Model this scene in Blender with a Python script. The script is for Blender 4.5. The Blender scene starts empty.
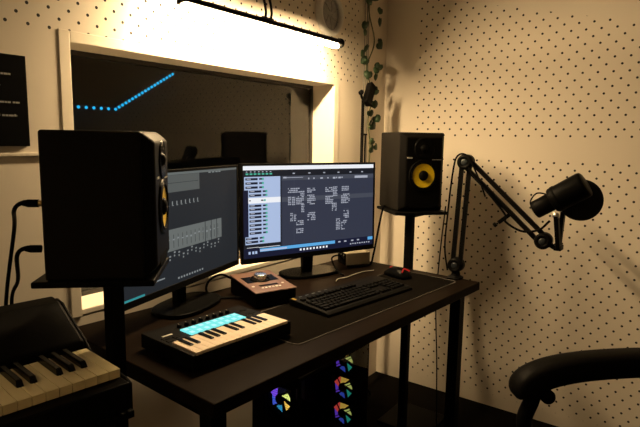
import bpy, bmesh, math, random
from mathutils import Vector, Matrix
random.seed(7)
sc = bpy.context.scene
COL = sc.collection
R = math.radians
PI = math.pi

# ------------------------------------------------------------------ materials
def mat(name, color, rough=.5, metal=0., emit=None, estr=0., spec=None, noise=0., nscale=8., bump=0., stretch=None):
    m = bpy.data.materials.new(name); m.use_nodes = True
    nt = m.node_tree; b = nt.nodes['Principled BSDF']
    b.inputs['Base Color'].default_value = (*color, 1)
    b.inputs['Roughness'].default_value = rough
    b.inputs['Metallic'].default_value = metal
    if spec is not None: b.inputs['Specular IOR Level'].default_value = spec
    if emit:
        b.inputs['Emission Color'].default_value = (*emit, 1)
        b.inputs['Emission Strength'].default_value = estr
    if noise or bump:
        tc = nt.nodes.new('ShaderNodeTexCoord')
        mp = nt.nodes.new('ShaderNodeMapping')
        if stretch: mp.inputs['Scale'].default_value = stretch
        nz = nt.nodes.new('ShaderNodeTexNoise'); nz.inputs['Scale'].default_value = nscale
        nz.inputs['Detail'].default_value = 5
        nt.links.new(tc.outputs['Object'], mp.inputs['Vector'])
        nt.links.new(mp.outputs['Vector'], nz.inputs['Vector'])
        if noise:
            mx = nt.nodes.new('ShaderNodeMix'); mx.data_type = 'RGBA'
            mx.inputs['A'].default_value = (*[c * (1 - noise) for c in color], 1)
            mx.inputs['B'].default_value = (*[min(1, c * (1 + noise)) for c in color], 1)
            nt.links.new(nz.outputs['Fac'], mx.inputs['Factor'])
            nt.links.new(mx.outputs['Result'], b.inputs['Base Color'])
        if bump:
            bp = nt.nodes.new('ShaderNodeBump'); bp.inputs['Strength'].default_value = bump
            bp.inputs['Distance'].default_value = .002
            nt.links.new(nz.outputs['Fac'], bp.inputs['Height'])
            nt.links.new(bp.outputs['Normal'], b.inputs['Normal'])
    return m

def emis(name, color, s):
    return mat(name, (.006, .006, .006), .5, emit=color, estr=s, spec=.06)

def glass_mat(name, tint, rough=0.0):
    m = bpy.data.materials.new(name); m.use_nodes = True
    nt = m.node_tree; nt.nodes.clear()
    out = nt.nodes.new('ShaderNodeOutputMaterial')
    tr = nt.nodes.new('ShaderNodeBsdfTransparent'); tr.inputs['Color'].default_value = (*tint, 1)
    gl = nt.nodes.new('ShaderNodeBsdfGlossy'); gl.inputs['Roughness'].default_value = rough
    fr = nt.nodes.new('ShaderNodeFresnel'); fr.inputs['IOR'].default_value = 1.5
    mx = nt.nodes.new('ShaderNodeMixShader')
    ge = nt.nodes.new('ShaderNodeNewGeometry'); iv = nt.nodes.new('ShaderNodeMath'); iv.operation = 'SUBTRACT'; iv.inputs[0].default_value = 1.
    nt.links.new(ge.outputs['Backfacing'], iv.inputs[1])
    ml = nt.nodes.new('ShaderNodeMath'); ml.operation = 'MULTIPLY'; nt.links.new(fr.outputs[0], ml.inputs[0]); nt.links.new(iv.outputs[0], ml.inputs[1])
    m2 = nt.nodes.new('ShaderNodeMath'); m2.operation = 'MULTIPLY'; m2.inputs[1].default_value = 1.8; nt.links.new(ml.outputs[0], m2.inputs[0])
    nt.links.new(m2.outputs[0], mx.inputs[0]); nt.links.new(tr.outputs[0], mx.inputs[1])
    nt.links.new(gl.outputs[0], mx.inputs[2]); nt.links.new(mx.outputs[0], out.inputs[0])
    return m

WALLC = (.70, .63, .53)
def perforated(name, axis, pitch_h, pitch_z, h0, z0, radius, kind):
    """cream acoustic panel with staggered round holes; axis 0 = x, 1 = y runs along the wall"""
    m = mat(name, WALLC, .75, noise=.03, nscale=3., bump=.05)
    nt = m.node_tree; b = nt.nodes['Principled BSDF']; L = nt.links
    def math_(op, a, bb=None, c=None):
        n = nt.nodes.new('ShaderNodeMath'); n.operation = op
        for i, v in enumerate((a, bb, c)):
            if v is None: continue
            if isinstance(v, (int, float)): n.inputs[i].default_value = v
            else: L.new(v, n.inputs[i])
        return n.outputs[0]
    tc = nt.nodes.new('ShaderNodeTexCoord'); sp = nt.nodes.new('ShaderNodeSeparateXYZ')
    L.new(tc.outputs['Object'], sp.inputs[0])
    h = sp.outputs[axis]; z = sp.outputs[2]
    def dist(off):
        u = math_('ADD', math_('DIVIDE', math_('SUBTRACT', h, h0), pitch_h), .5 + off)
        v = math_('ADD', math_('DIVIDE', math_('SUBTRACT', z, z0), pitch_z), .5 + off)
        du = math_('MULTIPLY', math_('SUBTRACT', math_('FRACT', u), .5), pitch_h)
        dv = math_('MULTIPLY', math_('SUBTRACT', math_('FRACT', v), .5), pitch_z)
        return math_('SQRT', math_('ADD', math_('MULTIPLY', du, du), math_('MULTIPLY', dv, dv)))
    d = math_('MINIMUM', dist(0.), dist(.5))
    hole = math_('LESS_THAN', d, radius)
    if kind == 'right':
        top = math_('MULTIPLY_ADD', h, .235, 1.905 - .235 * .9)
        up = math_('MULTIPLY', math_('GREATER_THAN', z, 1.300), math_('LESS_THAN', z, top))
        lo = math_('MULTIPLY', math_('LESS_THAN', z, 1.200), math_('GREATER_THAN', z, .06))
        field = math_('MULTIPLY', math_('MAXIMUM', up, lo), math_('LESS_THAN', h, 1.238))
    else:
        field = math_('MULTIPLY', math_('GREATER_THAN', z, 1.546), math_('LESS_THAN', h, 2.255))
    hole = math_('MULTIPLY', hole, field)
    mx = nt.nodes.new('ShaderNodeMix'); mx.data_type = 'RGBA'
    src = b.inputs['Base Color'].links[0].from_socket
    L.new(src, mx.inputs['A']); mx.inputs['B'].default_value = (.008, .005, .003, 1)
    L.new(hole, mx.inputs['Factor']); L.new(mx.outputs['Result'], b.inputs['Base Color'])
    return m

M = {}
M['wall_right'] = perforated('perforated_panel_right', 1, .0575, .0584, 1.021, 1.312, .0049, 'right')
M['wall_window'] = perforated('perforated_panel_window', 0, .0540, .0505, .694, 1.556, .0044, 'left')
M['wall'] = mat('cream_paint', WALLC, .8, noise=.04, nscale=3.)
M['trim'] = mat('cream_trim', (.72, .65, .54), .5)
M['sill'] = mat('sill_white', (.78, .72, .62), .4)
M['darktrim'] = mat('dark_window_gasket', (.02, .018, .015), .4)
M['floor'] = mat('dark_carpet', (.006, .005, .004), .95, spec=.03, noise=.3, nscale=60., bump=.3)
M['ceiling'] = mat('ceiling_paint', (.55, .52, .48), .9)
M['black'] = mat('black_plastic', (.0035, .0032, .003), .5, noise=.1, nscale=40., spec=.035)
M['satin'] = mat('black_satin_metal', (.003, .0029, .0027), .42, noise=.1, nscale=30., spec=.035)
M['vinyl'] = mat('black_speaker_vinyl', (.009, .0081, .0070), .55, noise=.15, nscale=120., bump=.08, spec=.035)
M['rubber'] = mat('black_rubber', (.003, .003, .003), .6, spec=.035)
M['gloss'] = mat('black_gloss', (.003, .003, .003), .25, spec=.035)
M['desk'] = mat('dark_wood_laminate', (.0062, .0039, .0026), .40, spec=.016, noise=.35, nscale=5., stretch=(2, 30, 2))
M['mat'] = mat('black_desk_mat', (.0045, .0038, .0032), .8, noise=.15, nscale=90., spec=.0)
M['matedge'] = mat('grey_stitched_edge', (.085, .075, .065), .7)
M['ivory'] = mat('ivory_key_plastic', (.58, .48, .375), .35, spec=.2)
M['ivory2'] = mat('aged_key_plastic', (.74, .64, .37), .38)
M['ebony'] = mat('black_key_plastic', (.003, .003, .003), .25, spec=.15)
M['yellow'] = mat('yellow_aramid_cone', (.90, .60, .008), .5, noise=.2, nscale=160., bump=.2)
M['copper'] = mat('copper_metal', (.115, .062, .043), .42, metal=.3, noise=.06, nscale=40.)
M['silver'] = mat('silver_knob', (.72, .70, .67), .22, metal=1.)
M['steel'] = mat('steel', (.45, .43, .40), .3, metal=1.)
M['gold'] = mat('gold_plug', (.75, .53, .20), .3, metal=1.)
M['white'] = mat('white_plastic', (.62, .61, .59), .45)
M['greymesh'] = mat('grey_fan_mesh', (.33, .33, .33), .7, noise=.3, nscale=90.)
M['boxgrey'] = mat('beige_metal_box', (.34, .29, .21), .5, noise=.08, nscale=30.)
M['leaf'] = mat('ivy_leaf', (.012, .036, .010), .6, noise=.45, nscale=30.)
M['leafb'] = mat('ivy_leaf_pale', (.022, .052, .016), .6, noise=.4, nscale=30.)
M['stem'] = mat('vine_stem', (.085, .095, .04), .7)
M['cord'] = mat('pale_cord', (.22, .21, .18), .6)
M['leather'] = mat('black_leather', (.0032, .0029, .0026), .5, noise=.2, nscale=90., bump=.15, spec=.035)
M['poster'] = mat('poster_black', (.002, .002, .002), .6, spec=.03)
M['postertext'] = mat('poster_print', (.32, .32, .31), .6)
M['bezel'] = mat('monitor_bezel', (.006, .006, .006), .4, spec=.035)
M['foam'] = mat('grey_fabric_filter', (.006, .006, .006), .9, noise=.25, nscale=150., bump=.3, spec=.2)
M['foamrim'] = mat('filter_rim', (.016, .017, .017), .5, spec=.035)
M['logo'] = mat('pale_print', (.40, .38, .34), .5)
M['red'] = emis('red_mouse_light', (1., .03, .02), .35)
M['amber'] = emis('amber_led', (1., .45, .05), .7)
M['padlight'] = emis('cyan_pad_light', (.20, .86, .84), 1.0)
M['padglow'] = emis('pale_cyan_pad_light', (.45, .95, .92), 1.1)
M['lampled'] = emis('warm_lamp_diffuser', (1., .71, .375), 500.)
M['sidelampled'] = emis('dim_lamp_diffuser', (1., .72, .40), 34.)
M['ceilfill'] = emis('ceiling_fill_diffuser', (1., .74, .44), 2.6)  # glow of the added fill light on the ceiling
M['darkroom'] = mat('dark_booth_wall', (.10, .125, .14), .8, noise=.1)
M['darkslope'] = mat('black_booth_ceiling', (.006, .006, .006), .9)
M['ledblue'] = emis('blue_led', (.02, .50, 1.), 1.5)
M['ledbase'] = mat('led_tape', (.02, .05, .09), .5)
M['winglass'] = glass_mat('window_glass', (.80, .82, .80))
M['pcglass'] = glass_mat('tempered_glass', (.62, .62, .63))
M['bolt'] = mat('dark_bolt', (.025, .03, .034), .4, metal=.5)
M['pcbdark'] = mat('circuit_board', (.012, .016, .014), .5)
# screen colours
M['s_bg'] = emis('screen_slate', (.045, .052, .085), .75)
M['s_dark'] = emis('screen_dark', (.018, .021, .031), .6)
M['s_white'] = emis('screen_white', (.93, .95, 1.), .92)
M['s_list'] = emis('screen_pale_blue', (.50, .63, .92), .80)
M['s_text'] = emis('screen_label', (.02, .025, .06), .5)
M['s_green'] = emis('screen_green', (.10, .62, .45), .7)
M['s_clip'] = emis('screen_clip_grey', (.52, .55, .66), .75)
M['s_ruler'] = emis('screen_ruler', (.085, .095, .13), .7)
M['s_blue'] = emis('screen_sky_blue', (.13, .48, .92), .8)
M['s_task'] = emis('screen_task_bar', (.012, .015, .045), .7)
M['s_bg2'] = emis('second_screen_slate', (.020, .025, .032), .75)
M['s_panel'] = emis('second_screen_panel', (.115, .13, .128), .75)
M['s_panel2'] = emis('second_screen_mixer', (.17, .19, .185), .75)
M['s_mark'] = emis('second_screen_marks', (.30, .33, .34), .7)
M['s_teal'] = emis('second_screen_teal', (.05, .42, .46), .6)

# ------------------------------------------------------------------ mesh building
class MB:
    def __init__(s): s.bm = bmesh.new(); s.mi = 0
    def _add(s, vs, fs, smooth=False):
        bv = [s.bm.verts.new(v) for v in vs]
        for f in fs:
            try:
                q = s.bm.faces.new([bv[i] for i in f]); q.material_index = s.mi; q.smooth = smooth
            except ValueError: pass
        return bv
    def m(s, i): s.mi = i; return s
    def box(s, x0, x1, y0, y1, z0, z1, T=None):
        vs = [Vector(p) for p in ((x0,y0,z0),(x1,y0,z0),(x1,y1,z0),(x0,y1,z0),(x0,y0,z1),(x1,y0,z1),(x1,y1,z1),(x0,y1,z1))]
        if T: vs = [T @ v for v in vs]
        s._add(vs, [(0,3,2,1),(4,5,6,7),(0,1,5,4),(1,2,6,5),(2,3,7,6),(3,0,4,7)]); return s
    def bar(s, a, b, w, h=None, up=(0,0,1)):
        a, b = Vector(a), Vector(b); h = h or w
        d = (b - a); ln = d.length; d.normalize()
        u = Vector(up)
        if abs(d.dot(u)) > .98: u = Vector((0, 1, 0))
        x = d.cross(u).normalized(); y = x.cross(d).normalized()
        vs = [p + x * sx * w / 2 + y * sy * h / 2 for p in (a, b) for sx, sy in ((-1,-1),(1,-1),(1,1),(-1,1))]
        s._add(vs, [(3,2,1,0),(4,5,6,7),(0,1,5,4),(1,2,6,5),(2,3,7,6),(3,0,4,7)]); return s
    def tube(s, pts, r, n=10, cap=True):
        pts = [Vector(p) for p in pts]
        rr = r if isinstance(r, (list, tuple)) else [r] * len(pts)
        rings = []; px = None
        for i, p in enumerate(pts):
            t = (pts[min(i+1, len(pts)-1)] - pts[max(i-1, 0)]).normalized()
            if px is None:
                ref = Vector((0,0,1)) if abs(t.z) < .9 else Vector((1,0,0))
                px = t.cross(ref).normalized()
            px = (px - t * px.dot(t)).normalized(); py = t.cross(px)
            rings.append([p + (px * math.cos(2*PI*k/n) + py * math.sin(2*PI*k/n)) * rr[i] for k in range(n)])
        vs = [v for q in rings for v in q]; fs = []
        for i in range(len(pts)-1):
            for k in range(n):
                fs.append((i*n+k, i*n+(k+1)%n, (i+1)*n+(k+1)%n, (i+1)*n+k))
        bv = s._add(vs, fs, True)
        if cap:
            for ring, rev in ((bv[:n], True), (bv[-n:], False)):
                f = s.bm.faces.new(ring[::-1] if rev else ring); f.material_index = s.mi
        return s
    def lathe(s, prof, c=(0,0,0), axis=(0,0,1), n=28, smooth=True):
        """prof: list of (radius, height along axis)"""
        ax = Vector(axis).normalized(); ref = Vector((0,0,1)) if abs(ax.z) < .9 else Vector((1,0,0))
        x = ax.cross(ref).normalized(); y = ax.cross(x); c = Vector(c)
        vs = []; fs = []; idx = []
        for (r, h) in prof:
            if r < 1e-6: idx.append([len(vs)]); vs.append(c + ax*h)
            else:
                idx.append(list(range(len(vs), len(vs)+n)))
                vs += [c + ax*h + (x*math.cos(2*PI*k/n) + y*math.sin(2*PI*k/n))*r for k in range(n)]
        for a, b in zip(idx, idx[1:]):
            for k in range(n):
                k2 = (k+1) % n
                if len(a) == 1 and len(b) == 1: continue
                if len(a) == 1: fs.append((a[0], b[k2], b[k]))
                elif len(b) == 1: fs.append((a[k], a[k2], b[0]))
                else: fs.append((a[k], a[k2], b[k2], b[k]))
        s._add(vs, fs, smooth); return s
    def prism(s, poly, a, b, fn):
        """poly of 2D points, extruded a..b; fn(u, v, w) -> 3D"""
        n = len(poly)
        vs = [Vector(fn(u, v, w)) for w in (a, b) for u, v in poly]
        fs = [tuple(range(n-1, -1, -1)), tuple(range(n, 2*n))] + [(i, (i+1)%n, n+(i+1)%n, n+i) for i in range(n)]
        s._add(vs, fs); return s
    def quad(s, *p): s._add([Vector(q) for q in p], [(0,1,2,3)]); return s
    def build(s, name, mats, parent=None, bevel=0, seg=2, recalc=True):
        if recalc: bmesh.ops.recalc_face_normals(s.bm, faces=s.bm.faces)
        me = bpy.data.meshes.new(name); s.bm.to_mesh(me); s.bm.free()
        for q in (mats if isinstance(mats, (list, tuple)) else [mats]): me.materials.append(M[q] if isinstance(q, str) else q)
        o = bpy.data.objects.new(name, me); COL.objects.link(o)
        if parent: o.parent = parent
        if bevel:
            bv = o.modifiers.new('bevel', 'BEVEL'); bv.width = bevel; bv.segments = seg; bv.limit_method = 'ANGLE'; bv.angle_limit = R(35)
        return o

def tag(o, label, cat, group=None):
    o['label'] = label; o['category'] = cat
    if group: o['group'] = group
    return o
def thing(name, label, cat, loc=(0,0,0), rot=(0,0,0), group=None):
    o = bpy.data.objects.new(name, None); COL.objects.link(o)
    o.empty_display_size = .05
    o.location = loc; o.rotation_euler = rot
    return tag(o, label, cat, group)
def struct(o): o['kind'] = 'structure'; return o
def curve_pts(P, n=8):
    """Catmull-Rom through points"""
    P = [Vector(p) for p in P]; Q = [P[0]*2 - P[1]] + P + [P[-1]*2 - P[-2]]; out = []
    for i in range(1, len(Q)-2):
        a, b, c, d = Q[i-1:i+3]
        for k in range(n):
            t = k/n
            out.append(.5*((2*b) + (c-a)*t + (2*a-5*b+4*c-d)*t*t + (3*b-a-3*c+d)*t**3))
    out.append(P[-1]); return out
def place(o, parent=None, loc=None):
    c = o.copy(); COL.objects.link(c)
    if parent: c.parent = parent
    if loc is not None: c.location = loc
    return c

# ------------------------------------------------------------------ the room
XR, YB = 2.510, 1.415
XL, YF, ZC = -1.3, -1.9, 2.42
struct(MB().box(XL-.1, XR+.1, YF-.1, YB+2.1, -.1, 0).build('floor', 'floor'))
struct(MB().box(XL-.1, XR+.1, YF-.1, YB+.14, ZC, ZC+.1).build('ceiling', 'ceiling'))
struct(MB().box(XR, XR+.1, YF-.1, YB+.14, 0, ZC).build('wall_right', 'wall_right'))
struct(MB().box(XL-.1, XL, YF-.1, YB+.14, 0, ZC).build('wall_left', 'wall'))
struct(MB().box(XL, XR, YF-.1, YF, 0, ZC).build('wall_front', 'wall'))
WX0, WX1, WZ0, WZ1 = .801, 2.043, .790, 1.527        # the window opening
b = MB()
b.box(XL, WX0, YB, YB+.14, 0, ZC); b.box(WX1, XR, YB, YB+.14, 0, ZC)
b.box(WX0, WX1, YB, YB+.14, 0, WZ0-.02); b.box(WX0, WX1, YB, YB+.14, WZ1, ZC)
struct(b.build('wall_back', 'wall_window'))
# window: casing, sill, gasket, glass
b = MB(); p_ = .003
b.box(WX0-.032, WX0, YB-p_, YB+.001, WZ0-.02, WZ1+.030)
b.box(WX1, WX1+.040, YB-p_, YB+.001, WZ0-.02, WZ1+.030)
b.box(WX0, WX1, YB-p_, YB+.001, WZ1, WZ1+.030)
win = struct(b.build('window_1', 'trim', bevel=.002))
b = MB().box(WX0, WX1, YB-.001, YB+.135, WZ0-.018, WZ0)
b.build('window_sill', 'sill', win, bevel=.003)
b = MB(); g = .014
b.box(WX0, WX0+g, YB+.118, YB+.138, WZ0, WZ1); b.box(WX1-g, WX1, YB+.118, YB+.138, WZ0, WZ1)
b.box(WX0+g, WX1-g, YB+.118, YB+.138, WZ1-g, WZ1); b.box(WX0+g, WX1-g, YB+.118, YB+.138, WZ0, WZ0+g)
b.build('window_gasket', 'darktrim', win)
b = MB().box(WX0+g, WX1-g, YB+.124, YB+.132, WZ0+g, WZ1-g); b.build('pane', 'winglass', win)
# panel joint under the poster, skirting
struct(MB().box(XL, WX0-.037, YB-.006, YB, 1.226, 1.236).build('trim_1', 'trim', bevel=.002))
# the booth behind the glass
by0, by1 = YB+.14, 3.30
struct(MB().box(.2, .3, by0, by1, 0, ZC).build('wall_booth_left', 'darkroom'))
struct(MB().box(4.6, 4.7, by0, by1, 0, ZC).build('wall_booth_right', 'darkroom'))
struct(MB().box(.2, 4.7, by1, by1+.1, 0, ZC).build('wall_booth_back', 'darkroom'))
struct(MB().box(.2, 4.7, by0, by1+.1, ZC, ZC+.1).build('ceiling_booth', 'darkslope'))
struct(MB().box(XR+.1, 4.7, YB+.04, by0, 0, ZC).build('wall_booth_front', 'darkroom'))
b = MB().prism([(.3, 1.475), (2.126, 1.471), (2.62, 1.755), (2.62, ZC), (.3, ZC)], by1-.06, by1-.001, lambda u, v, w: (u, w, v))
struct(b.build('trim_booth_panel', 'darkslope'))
led = thing('led_strip', 'blue glowing LED strip bent along the dark panel seen through the window', 'light strip', (2.126, by1-.067, 1.459))
path = [(1.55, 1.466), (2.126, 1.459), (2.600, 1.735)]
b = MB()
for (a, z0), (c, z1) in zip(path, path[1:]):
    b.bar((a-2.126, .004, z0-1.459), (c-2.126, .004, z1-1.459), .006, .012, up=(0, 0, 1))
b.build('tape', 'ledbase', led)
n1, n2 = 11, 19
dd = MB().lathe([(0, -.004), (.0100, -.003), (.0100, .002), (0, .003)], (0, -.004, 0), (0, 1, 0), 8).build('diode', 'ledblue', led)
dl = [(-.52+.52*i/(n1-1), 0, .0) for i in range(n1)] + [(.474*i/(n2-1), 0, .276*i/(n2-1)) for i in range(1, n2)]
for i, p in enumerate(dl):
    o = dd if i == 0 else place(dd, led)
    o.location = p
# ------------------------------------------------------------------ wall things
# picture lamp above the window
def picture_lamp(lx0, lx1, led, label, bx=0):
    ly, lz = YB-.130, 1.668
    lamp = thing('picture_lamp', label, 'lamp', ((lx0+lx1)/2, ly, lz), (0, 0, 0), 'picture lamps on the window wall')
    hl = (lx1-lx0)/2
    OPEN = -86     # the diffuser looks down and towards the wall
    prof = [(.0205*math.cos(a), .0205*math.sin(a)) for a in [R(OPEN + 74 + 196*k/16) for k in range(17)]]
    MB().prism(prof, -hl, hl, lambda u, v, w: (w, u, v+.001)).build('housing', 'satin', lamp, bevel=.0015)
    MB().prism([(.0135*math.cos(a)+.004*math.cos(R(OPEN)), .0135*math.sin(a)+.004*math.sin(R(OPEN))) for a in [R(OPEN-90+180*k/12) for k in range(13)]], -hl+.012, hl-.026, lambda u, v, w: (w, u, v)).build('diffuser', led, lamp)
    MB().lathe([(0, 0), (.0195, .0), (.0195, .008), (0, .008)], (hl-.008, -.003, .006), (1, 0, 0), 20).build('end_cap', 'satin', lamp)
    for s in (-1, 1):
        cx = s*.014 + bx
        b = MB().tube(curve_pts([(cx, -.001, .015), (cx+s*.001, -.004, .05), (cx+s*.002, .015, .105), (cx, .07, .145), (cx, .118, .140)]), .0046, 8)
        b.lathe([(0, -.012), (.0085, -.012), (.0085, .012), (0, .012)], (cx, 0, .019), (1, 0, 0), 12)
        b.build('arm', 'satin', lamp)
    MB().box(bx-.045, bx+.045, .112, .1299, .118, .165).build('wall_plate', 'gold', lamp, bevel=.003)
picture_lamp(1.07, 1.893, 'lampled', 'long slim dark lamp bar glowing warm white above the window', -.036)
picture_lamp(-1.05, -.14, 'sidelampled', 'dim second lamp bar further left along the same wall, past the poster')
# round vent
vent = thing('wall_vent', 'round white vent ring with a grey grille beside the lamp', 'vent', (1.985, YB, 1.822))
b = MB().lathe([(.068, .0), (.068, -.018), (.073, -.026), (.085, -.026), (.092, -.016), (.092, 0)], (0, 0, 0), (0, 1, 0), 48); b.build('ring', 'white', vent)
b = MB().lathe([(0, -.012), (.030, -.012), (.069, -.007), (.069, -.001), (0, -.001)], (0, 0, 0), (0, 1, 0), 40)
for k in range(7):
    a = 2*PI*k/7
    b.bar((.012*math.cos(a), -.0135, .012*math.sin(a)), (.064*math.cos(a+.5), -.0115, .064*math.sin(a+.5)), .004, .004, up=(0, 1, 0))
b.build('grille', 'greymesh', vent)
# unseen ceiling light, added as a low warm fill
cl = thing('ceiling_fill_light', 'small round unseen ceiling light added as warm fill on the digital piano side of the room', 'lamp', (-.55, .55, ZC))
MB().lathe([(0, 0), (.13, 0), (.13, -.03), (.12, -.035), (.115, -.02), (0, -.02)], (0, 0, 0), (0, 0, 1), 32).build('housing', 'white', cl)
MB().lathe([(0, -.0215), (.114, -.0215), (.105, -.034), (.06, -.042), (0, -.044)], (0, 0, 0), (0, 0, 1), 32).build('diffuser', 'ceilfill', cl)
# poster
post = thing('poster', 'black poster with lines of small white text on the wall left of the window', 'poster', (.45, YB-.006, 1.363))
MB().box(-.236, .228, -.004, .0055, -.111, .111).build('sheet', 'poster', post)
for z, x1, x0, hh in ((.063, .190, -.20, .0030), (.036, .165, -.20, .0030), (-.004, .208, -.20, .0042), (-.036, .200, -.20, .0042), (-.060, .10, -.2, .003)):
    x = x0; b = MB()
    while x < x1:
        w = random.uniform(.004, .011); xe = min(x+w, x1)
        b.box(x, xe, -.0047, -.0038, z-hh/2, z+hh/2+random.choice((0, .0012))); x = xe + random.choice((.0015, .0015, .005))
    b.build('text_line', 'postertext', post)
# ivy with its cords
vine = thing('ivy_vine', 'green trailing ivy garland hanging on thin cords in the room corner', 'plant', (2.282, YB-.045, 1.70))
vp = Vector((2.30, YB-.045, 1.70))
leaves = [(2.323,1.945),(2.209,1.901),(2.337,1.884),(2.33,1.836),(2.2,1.798),(2.208,1.763),(2.332,1.726),(2.229,1.697),(2.221,1.668),(2.334,1.625),(2.244,1.583),(2.307,1.575),(2.333,1.508),(2.294,1.45),(2.253,1.401),(2.311,1.379),(2.294,1.34),(2.328,1.262),(2.3,1.228),(2.238,1.64),(2.318,1.605),(2.325,1.742),(2.285,1.36),(2.322,1.24),(2.24,2.0),(2.32,2.06),(2.31,1.13),(2.29,1.06)]
stem_pts = [(.0, .0, .70), (.02, 0, .40), (-.03, .0, .20), (.02, -.005, .05), (-.035, 0, -.08), (.02, -.004, -.2), (-.01, 0, -.32), (.015, 0, -.45), (0, 0, -.62), (-.01, 0, -.70)]
b = MB().tube(curve_pts(stem_pts), .0032, 7); b.build('stem', 'stem', vine)
def leaf_mesh(sz):
    out = [(0, .04), (.26, -.08), (.48, .12), (.50, .42), (.34, .66), (.0, .90), (-.34, .66), (-.50, .42), (-.48, .12), (-.26, -.08)]
    b = MB()
    c = [Vector((0, -.09*sz, .30*sz))]
    vs = [Vector((u*sz, (abs(u)*.16)*sz, v*sz)) for u, v in out]
    th = Vector((0, .0012, 0))
    n = len(vs)
    allv = c + vs + [c[0]+th] + [v+th for v in vs]
    fs = [(0, 1+i, 1+(i+1) % n) for i in range(n)] + [(n+1, n+2+(i+1) % n, n+2+i) for i in range(n)] + [(1+i, n+2+i, n+2+(i+1) % n, 1+(i+1) % n) for i in range(n)]
    b._add(allv, fs, True)
    return b
l0 = leaf_mesh(.044).build('leaf', 'leaf', vine); l1 = leaf_mesh(.036).build('leaf', 'leafb', vine)
for i, (x, z) in enumerate(leaves):
    o = (l0, l1)[i] if i < 2 else place((l0, l0, l1)[i % 3], vine)
    o.location = (x-vp.x, random.uniform(-.035, -.012), z-vp.z+.02)
    o.rotation_euler = (R(random.uniform(-35, 25)), R(180+random.uniform(-55, 55)), R(random.uniform(-35, 35)-25))
for i, dx in enumerate((.001, .020, .034)):
    b = MB().tube([Vector(p)-vp+Vector((.018, 0, 0)) for p in ((2.257+dx*1.4, YB-.018, ZC-.002), (2.266+dx, YB-.018, 1.7), (2.269+dx*1.2, YB-.018, 1.02))], .0026, 7)
    b.build('support_cord', 'cord', vine)
# light stand with phone clamp
st = thing('clamp_stand', 'slim black stand with a tilted clamp on top in the corner behind the monitor', 'stand', (2.165, 1.335, 0))
MB().tube([(0, 0, .10), (0, 0, 1.47)], .0075, 10).build('pole', 'satin', st)
MB().tube([(0, 0, .02), (0, 0, 1.345)], .0035, 8).build('inner_rod', 'satin', st)
b = MB().tube([(-.016, -.012, .60), (-.016, -.012, 1.308)], .0038, 8).tube([(.014, -.008, .60), (.014, -.008, 1.308)], .0038, 8).bar((-.021, -.010, 1.308), (.019, -.010, 1.308), .012, .008)
b.bar((-.016, -.008, .60), (.02, -.008, .60), .016, .016); b.build('guide_rails', 'satin', st)
T = Matrix.Translation((.032, -.012, 1.492)) @ Matrix.Rotation(R(26), 4, 'Y') @ Matrix.Diagonal((1.25, 1.1, 1.2, 1))
b = MB().box(-.019, .019, -.012, .012, -.042, .042, T); b.box(-.024, .024, -.016, -.010, .034, .042, T); b.box(-.024, .024, -.016, -.010, -.042, -.034, T)
b.build('clamp', 'black', st, bevel=.002)
b = MB().tube([(.0, 0, 1.465), (-.022, -.005, 1.478), (-.035, -.008, 1.505)], .006, 8).lathe([(0, -.008), (.011, -.008), (.011, .008), (0, .008)], (-.034, -.01, 1.497), (1, .2, .4), 12).bar((.0, 0, 1.475), (.03, -.01, 1.49), .012, .012)
b.build('tilt_knob', 'satin', st)
for k in range(3):
    a = R(90+120*k); MB().tube([(.008*math.cos(a), .008*math.sin(a), .16), (.085*math.cos(a), .085*math.sin(a), .006)], .006, 8).build('leg', 'satin', st)

# ------------------------------------------------------------------ desk
DA = R(-3.8); DW, DD, DH = 1.29, .640, .75
desk = thing('desk', 'dark brown desk with black legs under the window', 'desk', (.700, .764, 0), (0, 0, DA))
b = MB().box(0, DW, 0, DD, DH-.032, DH); b.build('desktop', 'desk', desk, bevel=.003)
for x, y in ((.030, .045), (DW-.070, .045), (.030, DD-.09), (DW-.085, DD-.09)):
    MB().box(x, x+.042, y, y+.042, .0, DH-.032).build('leg', 'satin', desk, bevel=.002)
b = MB().box(.072, DW-.085, DD-.082, DD-.058, DH-.08, DH-.032); b.build('crossbar', 'satin', desk, bevel=.002)
for x in (.036, DW-.076):
    MB().box(x, x+.03, .087, DD-.09, DH-.072, DH-.032).build('side_rail', 'satin', desk, bevel=.002)
def dloc(x, y, z=DH):   # a point given on the desk
    c, s = math.cos(DA), math.sin(DA); return (.700+c*x-s*y, .764+s*x+c*y, z)

# desk mat
mt = thing('desk_mat', 'large black desk mat with a pale stitched edge under the computer keyboard', 'desk mat', (1.045, .825, DH), (0, 0, R(-5.1)))
def rrect(x0, x1, y0, y1, r, n=6):
    P = []
    for cx, cy, a0 in ((x1-r, y0+r, -90), (x1-r, y1-r, 0), (x0+r, y1-r, 90), (x0+r, y0+r, 180)):
        P += [(cx+r*math.cos(R(a0+90*k/n)), cy+r*math.sin(R(a0+90*k/n))) for k in range(n+1)]
    return P
b = MB().prism(rrect(.002, .888, .002, .268, .022), 0, .0022, lambda u, v, w: (u, v, w)); b.build('pad', 'mat', mt)
outl = rrect(.001, .889, .001, .269, .022); b = MB().tube([(u, v, .0016) for u, v in outl+[outl[0]]], .0011, 6, cap=False); b.build('stitching', 'matedge', mt)

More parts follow.
